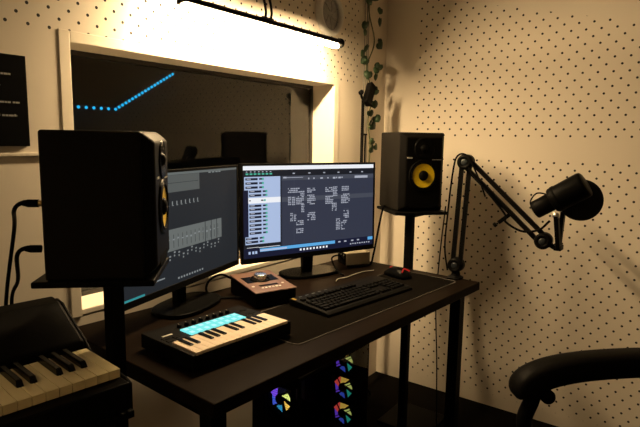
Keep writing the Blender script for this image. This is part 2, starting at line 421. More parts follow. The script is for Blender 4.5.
# ------------------------------------------------------------------ monitors
def monitor(loc, a, tilt, label, rects, base_back, base_w, base_d, bg):
    t = thing('monitor', label, 'monitor', loc, (0, 0, R(a)), 'monitors on the desk')
    w, h, bz = .597, .336, .0085
    TL = Matrix.Rotation(R(-tilt), 4, 'X')
    b = MB()
    for x0, x1, z0, z1 in ((-w/2-bz, -w/2, -.020, h+bz), (w/2, w/2+bz, -.020, h+bz), (-w/2, w/2, h, h+bz), (-w/2, w/2, -.020, 0)):
        b.box(x0, x1, 0, .012, z0, z1, TL)
    b.build('bezel', 'bezel', t, bevel=.0012)
    b = MB().box(-w/2-bz+.001, w/2+bz-.001, .0115, .020, -.019, h+bz-.001, TL).box(-.20, .20, .018, .040, .03, h-.06, TL)
    b.build('back_cover', 'bezel', t, bevel=.003)
    names = [bg]; b = MB()
    b.box(-w/2, w/2, .0022, .009, 0, h, TL)
    lay = 0
    for (u0, u1, v0, v1, c) in rects:
        if c not in names: names.append(c)
        b.m(names.index(c)); lay += 1
        y = .0022 - .0000045*lay - .00004
        x0, x1, z0, z1 = (u0-.5)*w, (u1-.5)*w, v0*h, v1*h
        b._add([TL @ Vector(p) for p in ((x0, y, z0), (x1, y, z0), (x1, y, z1), (x0, y, z1))], [(0, 1, 2, 3)])
    b.build('screen', names, t, recalc=False)
    zb = DH - loc[2]
    b = MB().prism([(-.022, .0), (.022, 0), (.030, 1), (-.030, 1)], .026+base_back*.3, .050+base_back*.3, lambda u, v, q: (u, q, zb+.012+v*(-zb+.10)))
    b.build('stand_neck', 'gloss', t, bevel=.004)
    b = MB(); P = [(base_w*math.copysign(abs(math.cos(2*PI*k/40))**.75, math.cos(2*PI*k/40)), base_d*math.copysign(abs(math.sin(2*PI*k/40))**.75, math.sin(2*PI*k/40))) for k in range(40)]
    b.prism(P, zb+.0005, zb+.013, lambda u, v, q: (u, v+base_back, q)); b.build('stand_base', 'gloss', t, bevel=.003)
    return t
rc = []
rr = random.Random(3)
rc += [(.0, 1, .955, 1.0, 's_white'), (0, 1, .885, .953, 's_dark')]
for k in range(7):
    rc += [(.018+.027*k, .036+.027*k, .905, .922, 's_green'), (.020+.027*k, .030+.027*k, .932, .942, 's_clip')]
rc += [(0, .262, .105, .885, 's_dark'), (.008, .255, .742, .884, 's_list'), (.034, .255, .235, .742, 's_list'), (.012, .255, .150, .235, 's_list'), (.0, .034, .235, .742, 's_task')]
rc += [(.034, .256, .597, .657, 's_white')]
for i, z in enumerate((.860, .815, .770, .726, .684, .628, .571, .531, .486, .448, .405, .360, .316, .273, .216, .178)):
    x = .016 if (i < 3 or i > 13) else .040
    if i == 5: rc += [(.04, .05, z-.006, z+.006, 's_text'), (.12, .137, z-.007, z+.007, 's_text'), (.14, .152, z-.01, z+.01, 's_green')]; continue
    rc += [(x, x+.082, z-.013, z+.011, 's_text'), (x+.008, x+.036, z-.004, z+.006, 's_clip'), (x+.092, x+.112, z-.009, z+.009, 's_text'), (x+.112, x+.124, z-.012, z+.012, 's_green')]
rc += [(.266, 1, .835, .885, 's_ruler'), (.264, .2665, .10, .885, 's_dark'), (.276, .300, .858, .874, 's_clip'), (.300, .422, .862, .868, 's_clip')]
rc += [(.836, .948, .838, .866, 's_clip')]
for u in (.353, .47, .585, .70, .80, .90): rc += [(u-.008, u+.008, .905, .918, 's_clip')]
for u in (.46, .50, .555, .565, .61, .655, .665, .68, .70, .71, .725): rc += [(u, u+.010, .838+rr.random()*.006, .858, 's_clip')]
rc += [(.354, .3555, .11, .835, 's_ruler'), (.266, 1, .595, .648, 's_ruler')]
for (u0, u1, v0, v1) in ((.31, .40, .692, .746), (.453, .516, .686, .737), (.595, .657, .684, .741), (.728, .787, .689, .747), (.37, .426, .557, .65), (.454, .516, .548, .656), (.595, .658, .543, .645), (.723, .794, .539, .649), (.31, .332, .555, .655), (.339, .361, .552, .652), (.408, .430, .465, .553), (.455, .516, .365, .467), (.326, .344, .37, .468), (.352, .37, .37, .45), (.37, .426, .319, .37), (.37, .426, .227, .284), (.648, .685, .456, .558), (.682, .716, .226, .372), (.725, .755, .221, .339), (.744, .788, .36, .464), (.40, .43, .655, .72), (.655, .69, .63, .74), (.755, .775, .30, .42)):
    rc += [(u0, u1, v1+.006, v1+.009, 's_ruler')]
    z = v0
    while z < v1-.006:
        x = u0
        while x < u1-.003:
            w = rr.uniform(.005, .016)
            if rr.random() < .86: rc.append((x, min(x+w, u1), z+.002, z+.014, 's_clip'))
            x += w+.003
        z += .020
rc += [(0, 1, 0, .105, 's_task'), (.108, .674, .062, .098, 's_blue'), (.108, .30, .066, .086, 's_list'), (.955, .998, .062, .10, 's_blue'), (.02, .10, .115, .119, 's_white'), (.1, .25, .108, .113, 's_white')]
for k in range(9): rc += [(.396+.0255*k, .409+.0255*k, .024, .048, 's_white')]
for u in (.03, .055, .075): rc += [(u, u+.014, .045, .075, 's_list')]
for u in (.70, .75, .81, .86): rc += [(u, u+.02, .068, .084, 's_clip')]
for k in range(9): rc += [(.80+.02*k, .812+.02*k, .026+.004*(k % 2), .042, 's_clip')]
monitor((1.66, 1.234, .847), -20.17, 1.2, 'right hand monitor showing a music session with a pale blue track list', rc, .030, .125, .075, 's_bg')
rl = [(0, 1, .978, 1.0, 's_panel2'), (0, .612, .826, .976, 's_panel'), (0, .60, .905, .909, 's_bg2')]
for k in range(14): rl += [(.12+.036*k, .128+.036*k, .714, .746, 's_mark'), (.12+.036*k, .134+.036*k, .706, .712, 's_mark')]
for u in (.70, .735, .77, .80): rl += [(u, u+.022, .968, .978, 's_mark')]
rl += [(0.06, .824, .305, .500, 's_panel2')]
for k in range(20):
    u = .08+.037*k
    rl += [(u, u+.0035, .33, .45, 's_bg2'), (u-.006, u+.010, .39+.02*rr.random(), .405+.02*rr.random(), 's_mark')]
for u in (.655, .715, .770): rl += [(u, u+.006, .305, .50, 's_bg2')]
for k in range(20):
    u = .08+.037*k; z = .235+.02*math.sin(k*1.7)
    rl += [(u, u+.014, z+.03, z+.045, 's_mark'), (u, u+.010, z, z+.016, 's_mark')]
for k in range(10): rl += [(.405+.0235*k, .418+.0235*k, .034, .052, 's_mark')]
rl += [(.0, .15, .0, .018, 's_teal'), (.22, .30, .08, .092, 's_mark')]
monitor((1.091, 1.293, .842), 14.63, .4, 'left hand monitor with a dim grey mixer screen behind the large speaker', rl, .010, .130, .080, 's_bg2')

# ------------------------------------------------------------------ speakers
def speaker(loc, ndir, w, h, d, label):
    """origin at the bottom centre of the front face; front looks along -Y before rotation"""
    rz = math.atan2(ndir[1], ndir[0]) + PI/2
    t = thing('studio_speaker', label, 'speaker', loc, (0, 0, rz), 'studio speakers on stands')
    MB().box(-w/2, w/2, .022, d, 0, h).build('cabinet', 'vinyl', t, bevel=.006, seg=3)
    # front baffle with wide slanted edges
    c = .022; b = MB()
    fr = [(-w/2+c, 0, .020), (w/2-c, 0, .020), (w/2-c, 0, h-.020), (-w/2+c, 0, h-.020)]
    bk = [(-w/2, .023, .001), (w/2, .023, .001), (w/2, .023, h-.001), (-w/2, .023, h-.001)]
    b._add(fr+bk, [(0, 1, 2, 3), (0, 4, 5, 1), (1, 5, 6, 2), (2, 6, 7, 3), (3, 7, 4, 0), (7, 6, 5, 4)])
    b.build('baffle', 'black', t, bevel=.005, seg=3)
    k = h/.30; zc = .458*h; r = .053*k
    ax = (0, -1, 0)
    wf = MB().lathe([(r*1.16, -.001), (r*1.16, .004), (r*1.05, .0045), (r*1.0, .003)], (0, 0, zc), ax, 36); wf.build('woofer_frame', 'satin', t)
    MB().lathe([(r*1.01, .002), (r*.97, .006), (r*.92, .006), (r*.86, .002)], (0, 0, zc), ax, 36).build('surround', 'rubber', t)
    MB().lathe([(r*.87, .002), (r*.34, .0004), (r*.30, .0004), (r*.30, -.001)], (0, 0, zc), ax, 36).build('woofer_cone', 'yellow', t)
    MB().lathe([(r*.37, .0012), (r*.34, .005), (r*.22, .009), (0, .010)], (0, 0, zc), ax, 28).build('dust_cap', 'rubber', t)
    zt = .800*h
    MB().lathe([(.042*k, -.001), (.042*k, .003), (.036*k, .0035), (.017*k, .0005), (.016*k, .0005)], (0, 0, zt), ax, 32).build('tweeter_guide', 'gloss', t)
    MB().lathe([(.0155*k, .0005), (.012*k, .006), (.006*k, .009), (0, .010)], (0, 0, zt), ax, 20).build('tweeter_dome', 'satin', t)
    b = MB().prism(rrect(-.052*k, .052*k, .048*h, .115*h, .010*k), -.0006, .010, lambda u, v, q: (u, q, v)); b.build('port', 'rubber', t)
    b = MB().box(-.070*k, -.048*k, -.0012, .004, .672*h, .690*h); b.build('badge', 'logo', t)
    b = MB()
    for q in range(8): b.box(.034*k+.005*q*k, .0375*k+.005*q*k, -.0008, .004, .655*h, .665*h)
    b.build('model_lettering', 'logo', t)
    return t
nL = Vector((.695, -.719, 0)); rL = Vector((.719, .695, 0))
wL, hL, dL = .222, .297, .213
flL = Vector((.664, .889, .994))
pL = flL + rL*wL/2
speaker(pL, nL, wL, hL, dL, 'big near black studio speaker with a yellow cone at the left of the desk')
nR = Vector((-.625, -.781, 0)); rR = Vector((.781, -.625, 0))
pR = Vector((2.034, .955, .9925))
speaker(pR, nR, .200, .3236, .228, 'black studio speaker with a yellow cone by the perforated right wall')

def speaker_stand(center, pole, rz, ztop, pw, pd, label):
    t = thing('speaker_stand', label, 'stand', (pole[0], pole[1], 0), (0, 0, 0), 'speaker stands beside the desk')
    T = Matrix.Translation((center[0]-pole[0], center[1]-pole[1], 0)) @ Matrix.Rotation(rz, 4, 'Z')
    MB().box(-pw/2, pw/2, -pd/2, pd/2, ztop-.013, ztop, T).build('top_plate', 'satin', t, bevel=.003)
    MB().box(-.016, .016, -.016, .016, .012, ztop-.013).build('pole', 'satin', t, bevel=.002)
    MB().box(-.05, .05, -.05, .05, ztop-.021, ztop-.012).build('bracket', 'satin', t, bevel=.002)
    Tb = Matrix.Rotation(rz, 4, 'Z')
    return t, Tb
cL = flL + rL*wL/2 - nL*dL/2
rzL = math.atan2(nL.y, nL.x)+PI/2
tS, Tb = speaker_stand(cL-nL*.014-rL*.006, (.664, 1.040), rzL, .994, .222, .235, 'black floor stand carrying the big near speaker left of the desk')
MB().box(-.14, .0165, -.12, .12, 0, .012).build('base_plate', 'satin', tS, bevel=.003)
cR = pR - nR*.1025
rzR = math.atan2(nR.y, nR.x)+PI/2
tS, Tb = speaker_stand(cR, (2.047, 1.014), rzR-R(3), .9915, .235, .235, 'black floor stand carrying the speaker by the perforated right wall')
MB().box(-.016, .22, -.12, .12, 0, .012).build('base_plate', 'satin', tS, bevel=.003)

# cables at the back of the near speaker
backL = lambda s_, z: flL + rL*wL*s_ - nL*(dL+.001) + Vector((0, 0, z))
for i, (zz, pts, lab) in enumerate(((.153, [(.536, 1.150, 1.140), (.546, 1.225, 1.071), (.558, 1.315, .885), (.56, 1.335, .70), (.55, 1.345, .40), (.55, 1.35, .02)], 'thin black cable with a gold plug in the upper socket of the near speaker'),
                                     (.062, [(.535, 1.140, 1.046), (.550, 1.230, .958), (.561, 1.293, .889), (.575, 1.31, .70), (.575, 1.32, .40), (.575, 1.33, .02)], 'thin black power cable in the lower socket of the near speaker'))):
    p0 = backL(.10, zz) + Vector((.0, 0, 0)); d = -nL
    t = thing('speaker_cable', lab, 'cable', p0, (0, 0, 0), 'cables of the near speaker')
    q0 = d*.026
    P = [d*.022, d*.038 + Vector((0, 0, .002))] + [Vector(p)-p0 for p in pts]
    P[2] = d*.046 + Vector((-.010, 0, -.012)); 
    MB().tube(curve_pts(P), .0042, 8).build('cord', 'rubber', t)
    if i == 0:
        MB().lathe([(0, .0), (.006, .0), (.006, .010), (.0045, .011), (0, .011)], (0, 0, 0), d, 12).build('plug_tip', 'gold', t)
    MB().lathe([(0, .010), (.0078, .010), (.0078, .030), (.005, .040), (0, .040)], (0, 0, 0), d, 12).build('plug', 'rubber', t)
    o = None
# cable hanging from the far speaker
b = MB().tube(curve_pts([(2.015, 1.117, 1.005), (2.006, 1.124, .99), (1.985, 1.131, .90), (1.962, 1.137, .80), (1.950, 1.145, .7555), (1.90, 1.16, .754), (1.86, 1.205, .754)]), .0045, 8)
tag(b.build('speaker_cable', 'rubber'), 'black cable slanting down to the desk beside the right monitor edge', 'cable')
b = MB().tube(curve_pts([(2.058, .862, 1.02), (2.058, .878, .80), (2.058, .884, .60), (2.062, .870, .35), (2.07, .86, .02)]), .0028, 7)
tag(b.build('hanging_cable', 'rubber'), 'thin black cable hanging to the floor past the right end of the desk', 'cable')

# ------------------------------------------------------------------ microphone arm
ax_, jb, jt, je = 1.985, Vector((1.985, .776, .803)), Vector((1.985, .758, 1.205)), Vector((1.985, .459, .938))
arm = thing('microphone_boom', 'black jointed boom arm clamped to the right end of the desk', 'microphone arm', (ax_, .776, DH))
o_ = Vector((ax_, .776, DH))
def rel(v): return Vector(v)-o_
b = MB().lathe([(0, 0), (.030, 0), (.030, .006), (.018, .012), (.0145, .030), (0, .030)], (0, 0, 0), (0, 0, 1), 20)
b.box(-.036, .018, -.022, .022, .0, .005); b.build('clamp_base', 'satin', arm, bevel=.001)
b = MB().box(-.03, .0165, -.018, .018, -.055, -.0335).box(.0105, .0165, -.018, .018, -.0335, .0035).build('clamp_jaw', 'satin', arm, bevel=.002)
def joint(P, r, name='joint'):
    p = rel(P)
    b = MB().lathe([(0, -.022), (r*.8, -.022), (r, -.018), (r, .018), (r*.8, .022), (r*.5, .022), (r*.45, .018), (0, .018)], p, (-1, 0, 0), 24); j = b.build(name, 'satin', arm)
    MB().lathe([(r*.42, .017), (r*.42, .0225), (r*.26, .0235), (0, .0235)], p, (-1, 0, 0), 12).build('bolt', 'bolt', j)
joint(jb, .029); joint(jt, .029); joint(je, .029)
def twin(A, B, off, name):
    A, B = rel(A), rel(B); d = (B-A).normalized(); s = Vector((1, 0, 0)).cross(d).normalized()
    j = None
    for k in (-1, 1):
        MB().bar(A+d*.012+s*off*k, B-d*.012+s*off*k, .016, .012, up=(1, 0, 0)).build(name, 'satin', arm, bevel=.001)
twin(jb, jt, .015, 'lower_bar'); twin(jt, je, .015, 'upper_bar')
# spring inside the lower arm
A, B = rel(jb), rel(jt)
b = MB().tube(curve_pts([(-.016, -.030, .440), (-.018, -.058, .405), (-.018, -.141, .318), (-.018, -.184, .268), (-.018, -.186, .244), (-.016, -.243, .216), (-.012, -.300, .226), (-.010, -.335, .262)]), .0042, 7)
arm_c = Vector((1.968, .776, .75))
tag(b.build('microphone_cable', 'rubber'), 'thin black cable looping under the upper boom to the microphone', 'cable')
bpy.data.objects['microphone_cable'].location = (1.985, .776, .75)
b = MB().tube(curve_pts([(-.018, .028, .03), (-.014, .045, .12), (-.014, .040, .25), (-.016, .028, .40), (-.018, .012, .475), (-.020, -.03, .478), (-.018, -.075, .40), (-.016, -.105, .33), (-.012, -.03, .30)][:8]), .0035, 7)
o = b.build('boom_cable', 'rubber'); o.location = (1.985, .776, .75); tag(o, 'black cable running up beside the vertical section of the microphone boom', 'cable')
b = MB().bar((-.004, -.196, .272), (-.012, -.158, .238), .012, .014); b.lathe([(0, 0), (.0085, 0), (.0085, .010), (0, .010)], (-.012, -.150, .232), (-.1, .7, -.6), 12)
b.build('cable_clip', 'satin', arm)
# end pivot + microphone
b = MB().tube([rel(je)+Vector((0, 0, .0)), rel(je)+Vector((0, -.035, -.018)), rel(je)+Vector((0, -.052, .0))], .010, 8)
b.build('end_post', 'satin', arm)
mic = thing('microphone', 'black broadcast microphone with a round pop shield held on the boom arm', 'microphone', (1.985, .414, .928))
mo = Vector((1.985, .414, .928))
for k in (-1, 1):
    MB().bar(Vector((k*.020, -.006+.004*k, -.010)), Vector((k*.052, -.002, .110)), .014, .026, up=(1, 0, 0)).build('yoke_bar', 'satin', mic, bevel=.002)
b = MB().bar((-.022, -.006, -.008), (.022, -.006, -.008), .024, .018, up=(0, 0, 1)); b.build('yoke_base', 'satin', mic, bevel=.002)
for k in (-1, 1):
    MB().lathe([(0, 0), (.011, 0), (.011, .010), (0, .010)], Vector((k*.052, -.002, .110)), (k, 0, 0), 14).build('yoke_knob', 'steel', mic)
mb0 = Vector((1.985, .496, 1.044))-mo; mb1 = Vector((1.985, .338, 1.148))-mo
md = (mb1-mb0).normalized(); L_ = (mb1-mb0).length
b = MB().lathe([(0, 0), (.030, 0), (.032, .003), (.032, .060), (.028, .064), (.028, .070)], mb0, md, 28); b.build('rear_barrel', 'black', mic)
b = MB().lathe([(.028, .066), (.042, .069), (.045, .074), (.045, .100), (.046, L_-.012), (.044, L_-.003), (.040, L_), (0, L_)], mb0, md, 28); b.build('capsule_housing', 'satin', mic)
MB().lathe([(.0455, .082), (.0468, .084), (.0468, .092), (.0455, .094)], mb0, md, 28).build('collar', 'black', mic)
# pop shield: round fabric disc in a ring
pc = Vector((2.045, .360, 1.086))-mo; pn = Vector((-.90, -.38, .12)).normalized()
MB().lathe([(0, -.012), (.058, -.012), (.066, -.008), (.068, 0), (.064, .008), (.050, .012), (0, .014)], pc, pn, 40).build('pop_shield', 'foam', mic)
MB().lathe([(.067, -.007), (.0725, -.006), (.0725, .004), (.067, .005)], pc, pn, 40).build('shield_rim', 'foamrim', mic)
b = MB().tube(curve_pts([mb0+Vector((-.01, .002, .0)), mb0+Vector((-.02, .012, .030)), mb0+Vector((-.024, -.008, .062)), mb0+Vector((-.02, -.040, .060)), mb0+Vector((-.018, -.062, .045))]), .0026, 7); b.build('cable_loop', 'rubber', mic)

# ------------------------------------------------------------------ mini pad keyboard
lkA = math.atan2(-.025, .330)
lk = thing('pad_keyboard', 'small black pad keyboard with glowing cyan pads and white mini keys', 'midi keyboard', (.768, .906, DH+.0024), (0, 0, lkA))
lw, ld, lh = .322, .212, .040
b = MB().box(0, lw, 0, ld, .004, lh-.003); b.box(0, lw, .096, ld, lh-.004, lh); b.box(0, .010, 0, .097, lh-.004, lh+.001); b.box(lw-.010, lw, 0, .097, lh-.004, lh+.001)
b.build('case', 'black', lk, bevel=.002)
for x, y in ((.02, .02), (lw-.02, .02), (.02, ld-.02), (lw-.02, ld-.02)):
    MB().lathe([(0, 0), (.007, 0), (.007, .0042), (0, .0042)], (x, y, 0), (0, 0, 1), 10).build('foot', 'rubber', lk)
kw = (lw-.022)/15
wk = None
for i in range(15):
    if wk is None: wk = MB().box(.0004, kw-.0004, .001, .095, lh-.003, lh+.005).build('white_key', 'ivory', lk, bevel=.0008); o = wk
    else: o = place(wk, lk)
    o.location = (.011+kw*i, 0, 0)
bk = None
for i in range(14):
    if i % 7 in (2, 6): continue
    if bk is None: bk = MB().box(-.0052, .0052, .042, .0945, lh, lh+.0085).build('black_key', 'ebony', lk, bevel=.0015); o = bk
    else: o = place(bk, lk)
    o.location = (.011+kw*(i+1), 0, 0)
pd_, pg = None, None
for r_ in range(2):
    for i in range(8):
        if pd_ is None:
            pd_ = MB().box(.0006, .0222, .0006, .0242, lh-.001, lh+.0035).build('drum_pad', 'padlight', lk, bevel=.0012); o = pd_
            c_ = MB().box(.006, .0168, .006, .0188, lh+.0033, lh+.0038).build('pad_centre', 'padglow', pd_); cc = c_
        else:
            o = place(pd_, lk); cc = place(c_, o)
        o.location = (.077+.0228*i, .108+.0258*r_, 0)
kn = None
for i in range(8):
    if kn is None:
        kn = MB().lathe([(0, .008), (.0045, .009), (.0060, .0075), (.0066, 0)], (0, 0, lh), (0, 0, 1), 14).build('knob', 'rubber', lk); o = kn
        ki = MB().box(-.0006, .0006, .001, .0058, lh+.0085, lh+.0094).build('pointer', 'logo', kn)
    else:
        o = place(kn, lk); place(ki, o)
    o.location = (.090+.0228*i, .178, 0)
for i, (x, y) in enumerate(((.020, .115), (.020, .135), (.046, .112), (.046, .128), (.275, .112), (.275, .130), (.296, .112), (.296, .130), (.275, .165), (.296, .165))):
    MB().box(x-.009, x+.009, y-.006, y+.006, lh-.001, lh+.0018).build('button', 'rubber', lk, bevel=.0008)
b = MB().box(.022, .050, .148, .155, lh, lh+.0006); b.build('lettering', 'logo', lk)

# ------------------------------------------------------------------ computer keyboard and mouse
kb = thing('computer_keyboard', 'full size black computer keyboard on the desk mat', 'keyboard', (1.272, .886, DH+.0024), (0, 0, R(-7.4)))
b = MB().prism([(0, .0), (.172, 0), (.172, .022), (.146, .0215), (.010, .013), (0, .008)], 0, .445, lambda u, v, w: (w, u, v)); b.build('case', 'black', kb, bevel=.002)
kc = {}
def key(w, x, y):
    z = .0135 + (y-.03)*.062
    if w not in kc:
        q = .0078
        bb = MB(); x1 = w-.0015
        lo = [(0, 0, 0), (x1, 0, 0), (x1, .0165, 0), (0, .0165, 0)]; hi = [(.002, .0022, q), (x1-.002, .0022, q), (x1-.002, .0148, q), (.002, .0148, q)]
        bb._add(lo+hi, [(3, 2, 1, 0), (4, 5, 6, 7), (0, 1, 5, 4), (1, 2, 6, 5), (2, 3, 7, 6), (3, 0, 4, 7)])
        kc[w] = bb.build('keycap', 'rubber', kb); o = kc[w]
    else: o = place(kc[w], kb)
    o.location = (x, y, z)
U = .0182
rows = [[1.25]*3+[6.25]+[1.25]*4, [2.25]+[1]*10+[2.75], [1.75]+[1]*11+[2.25], [1.5]+[1]*12+[1.5], [1]*13+[2]]
for j, row in enumerate(rows):
    x = .012
    for w in row: key(round(w*U, 5), x, .020+.0182*j); x += w*U
x = .012
for k in range(13): key(U, x+(k > 0)*.012+((k-1)//4)*.008*(k > 0), .020+.0182*5.5); x += U
for c_ in range(3): 
    for j in (3, 4): key(U, .012+15.4*U+c_*U, .020+.0182*j)
for c_ in range(3): key(U, .012+15.4*U+c_*U, .020)
for c_ in range(4):
    for j in range(5): key(U, .012+18.8*U+c_*U, .020+.0182*j)
for i in range(5):
    MB().box(.03+.03*i, .045+.03*i, .156, .162, .0212, .0230).build('media_button', 'bolt', kb)
MB().box(.004, .010, .148, .164, .0208, .0230).build('status_light', 'amber', kb)
ms = thing('computer_mouse', 'black computer mouse with a red glow at the right end of the desk mat', 'mouse', (1.853, .962, DH+.0024), (0, 0, R(-20)))
b = MB(); n = 9; prof = [(-.060, .000, .010), (-.056, .022, .022), (-.035, .031, .034), (-.005, .032, .038), (.025, .031, .034), (.048, .029, .022), (.058, .022, .014), (.061, 0.001, .010)]
vs = []; fs = []
for (y, hw, hz) in prof:
    for k in range(n):
        a = PI*k/(n-1); vs.append(Vector((max(hw, .002)*math.cos(a), y, .001+hz*math.sin(a)**.8 if k not in (0, n-1) else .001)))
for i in range(len(prof)-1):
    for k in range(n-1): fs.append((i*n+k, i*n+k+1, (i+1)*n+k+1, (i+1)*n+k))
    fs.append(((i+1)*n, (i+1)*n+n-1, i*n+n-1, i*n))
b._add(vs, fs, True); b.build('shell', 'gloss', ms)
b = MB().lathe([(0, -.0035), (.009, -.0035), (.009, .0035), (0, .0035)], (0, .036, .025), (1, 0, 0), 14); b.build('scroll_wheel', 'red', ms)
b = MB().tube(curve_pts([(-.020, -.046, .028), (.0, -.036, .0368), (.020, -.046, .028)]), .003, 6); b.build('light_strip', 'red', ms)

# ------------------------------------------------------------------ audio interface
ai = thing('audio_interface', 'copper topped desktop audio interface with a big silver knob', 'audio interface', (1.309, 1.184, DH), (0, 0, R(-21)))
aw, ad = .150, .200
fz, bz_ = .047, .062
b = MB().prism([(-ad/2, .003), (ad/2, .003), (ad/2, bz_), (-ad/2, fz)], -aw/2+.003, aw/2-.003, lambda u, v, w: (w, u, v)); b.build('case', 'black', ai, bevel=.002)
TT = Matrix.Translation((0, -ad/2, fz)) @ Matrix.Rotation(math.atan2(bz_-fz, ad), 4, 'X')
b = MB().box(-aw/2, aw/2, 0, ad+.001, 0, .004, TT); b.build('top_panel', 'copper', ai, bevel=.001)
b = MB().box(-.058, .058, .092, .150, .0038, .0048, TT); b.build('display', 'gloss', ai)
kb_ = TT @ Vector((0, .118, .0045)); kax = (TT.to_3x3() @ Vector((0, 0, 1)))
MB().lathe([(.034, 0), (.034, .003), (.030, .004)], kb_, kax, 32).build('knob_ring', 'satin', ai)
MB().lathe([(.022, .002), (.022, .013), (.0205, .018), (.018, .019), (0, .018)], kb_, kax, 32).build('volume_knob', 'silver', ai)
b = MB().box(-.034, .034, .050, .062, .0038, .0050, TT); b.build('meter_strip', 'gloss', ai)
bt = None
for i in range(6):
    MB().box(-.036+.0125*i, -.029+.0125*i, .030, .036, .0038, .0058, TT).build('button', 'white', ai)
for x in (-.056, .052): MB().box(x-.004, x+.004, .052, .059, .0038, .0058, TT).build('side_button', 'white', ai)
for x in (-.05, .05):
    for y in (-.07, .07): MB().lathe([(0, 0), (.009, 0), (.009, .0035), (0, .0035)], (x, y, 0), (0, 0, 1), 10).build('foot', 'rubber', ai)

# power box behind the right monitor
px_ = thing('power_box', 'small beige grey metal box with a dark socket end behind the right monitor', 'box', (1.945, 1.225, DH), (0, 0, R(-32)))
MB().box(-.056, .058, -.040, .040, .001, .054).build('case', 'boxgrey', px_, bevel=.003)
MB().box(-.060, -.0555, -.038, .038, .003, .052).build('end_plate', 'black', px_, bevel=.001)
for y in (-.022, .012):
    MB().box(-.063, -.0595, y-.012, y+.012, .014, .032).build('socket', 'rubber', px_, bevel=.001)
for i in range(3): MB().lathe([(0, 0), (.003, 0), (.003, .003), (0, .003)], (-.0598, -.026+.026*i, .043), (-1, 0, 0), 8).build('screw', 'steel', px_)

# desk cables
def desk_cable(name, label, pts, r, m, cat='cable', group=None):
    b = MB().tube(curve_pts(pts), r, 8); return tag(b.build(name, m), label, cat, group)
zc_ = DH+.0045
desk_cable('desk_cable', 'black cable arching from the metal box behind the right monitor', [(1.871, 1.23, .775), (1.84, 1.235, .800), (1.79, 1.235, .795), (1.745, 1.18, .765), (1.72, 1.13, zc_)], .0035, 'rubber')
desk_cable('white_cable', 'pale thin cable lying on the desk in front of the right monitor base', [(1.625, 1.10, zc_), (1.66, 1.115, zc_), (1.70, 1.105, zc_), (1.76, 1.105, zc_), (1.83, 1.10, zc_), (1.87, 1.08, zc_)], .0018, 'cord')
desk_cable('desk_cable', 'black cable looping behind the copper topped interface', [(1.36, 1.285, .78), (1.40, 1.325, .785), (1.46, 1.325, .785), (1.50, 1.29, .765), (1.515, 1.245, zc_)], .003, 'rubber')
desk_cable('desk_cable', 'black cable crossing the bright sill beside the left monitor base', [(1.34, 1.36, .78), (1.30, 1.375, .800), (1.24, 1.37, .790), (1.20, 1.335, .765), (1.215, 1.28, zc_)], .0042, 'rubber')
desk_cable('desk_cable', 'black cable curving out from under the left monitor towards the interface', [(1.20, 1.28, zc_), (1.225, 1.262, zc_), (1.245, 1.22, .758), (1.25, 1.205, .762)], .0038, 'rubber')

# ------------------------------------------------------------------ digital piano at the left
pa = R(-6.2)
pn_ = thing('digital_piano', 'black digital piano with ivory keys at the left beside the desk', 'piano', (.592, .914, 0), (0, 0, pa))
kh = .823; W = .0236; N = 36; KL = -W*N
b = MB().box(KL-.05, .004, -.030, .185, .735, .803).box(KL-.05, .004, .152, .162, .79, .815)
b.build('keybed', 'black', pn_, bevel=.004)
prof = [(-.030, .735), (.400, .735), (.430, .760), (.432, .865), (.418, .888), (.385, .898), (.330, .895), (.163, .826), (.163, .80), (.160, .79)]
prof2 = [(.161, .735), (.335, .735), (.358, .760), (.360, .870), (.348, .892), (.322, .903), (.285, .899), (.163, .836)]
b = MB().prism(prof2, KL-.05, .004, lambda u, v, w: (w, u, v)); b.build('top_case', 'leather', pn_, bevel=.008, seg=3)
prof3 = [(-.024, .738), (.333, .738), (.354, .76), (.356, .866), (.344, .887), (.320, .897), (.287, .893), (.180, .836), (.150, .815), (-.010, .803), (-.024, .798)]
for x in (.0045, KL-.058):
    b = MB().prism(prof3, x, x+.008, lambda u, v, w: (w, u, v)); b.build('end_cheek', 'black', pn_, bevel=.003, seg=2)
wk = None
for i in range(N):
    if wk is None:
        wk = MB().box(.0005, W-.0005, 0, .150, kh-.0035, kh).box(.0005, W-.0005, .0006, .150, kh-.018, kh-.0034).build('white_key', 'ivory2', pn_, bevel=.0008); o = wk
    else: o = place(wk, pn_)
    o.location = (-W*(i+1), 0, 0)
bk = None
# counted from the right end: C B A G F E D | C ...
for i in range(N-1):
    if i % 7 in (0, 4): continue      # no black key between C-B and F-E
    if bk is None:
        bb = MB(); lo = [(-.0069, .050, kh-.004), (.0069, .050, kh-.004), (.0069, .150, kh-.004), (-.0069, .150, kh-.004)]
        hi = [(-.0050, .060, kh+.012), (.0050, .060, kh+.012), (.0050, .150, kh+.012), (-.0050, .150, kh+.012)]
        bb._add(lo+hi, [(3, 2, 1, 0), (4, 5, 6, 7), (0, 1, 5, 4), (1, 2, 6, 5), (2, 3, 7, 6), (3, 0, 4, 7)])
        bk = bb.build('black_key', 'ebony', pn_, bevel=.0018); o = bk
    else: o = place(bk, pn_)
    o.location = (-W*(i+1), 0, 0)
b = MB().bar((KL-.05, -.036, .742), (.004, -.036, .742), .012, .014)
k = KL
while k < 0:
    b.lathe([(0, 0), (.0045, .001), (.0045, .009), (0, .010)], (k, -.042, .748), (1, 0, 0), 8); k += .0155
b.build('ribbed_front_rail', 'leather', pn_)
MB().lathe([(.013, 0), (.012, .014), (.009, .016), (0, .016)], (-.24, .23, .869), (0, -.46, .87), 18).build('volume_knob', 'rubber', pn_)
for i in range(6): MB().box(-.42-.03*i, -.40-.03*i, .225, .237, .860, .878).build('button', 'rubber', pn_, bevel=.001)
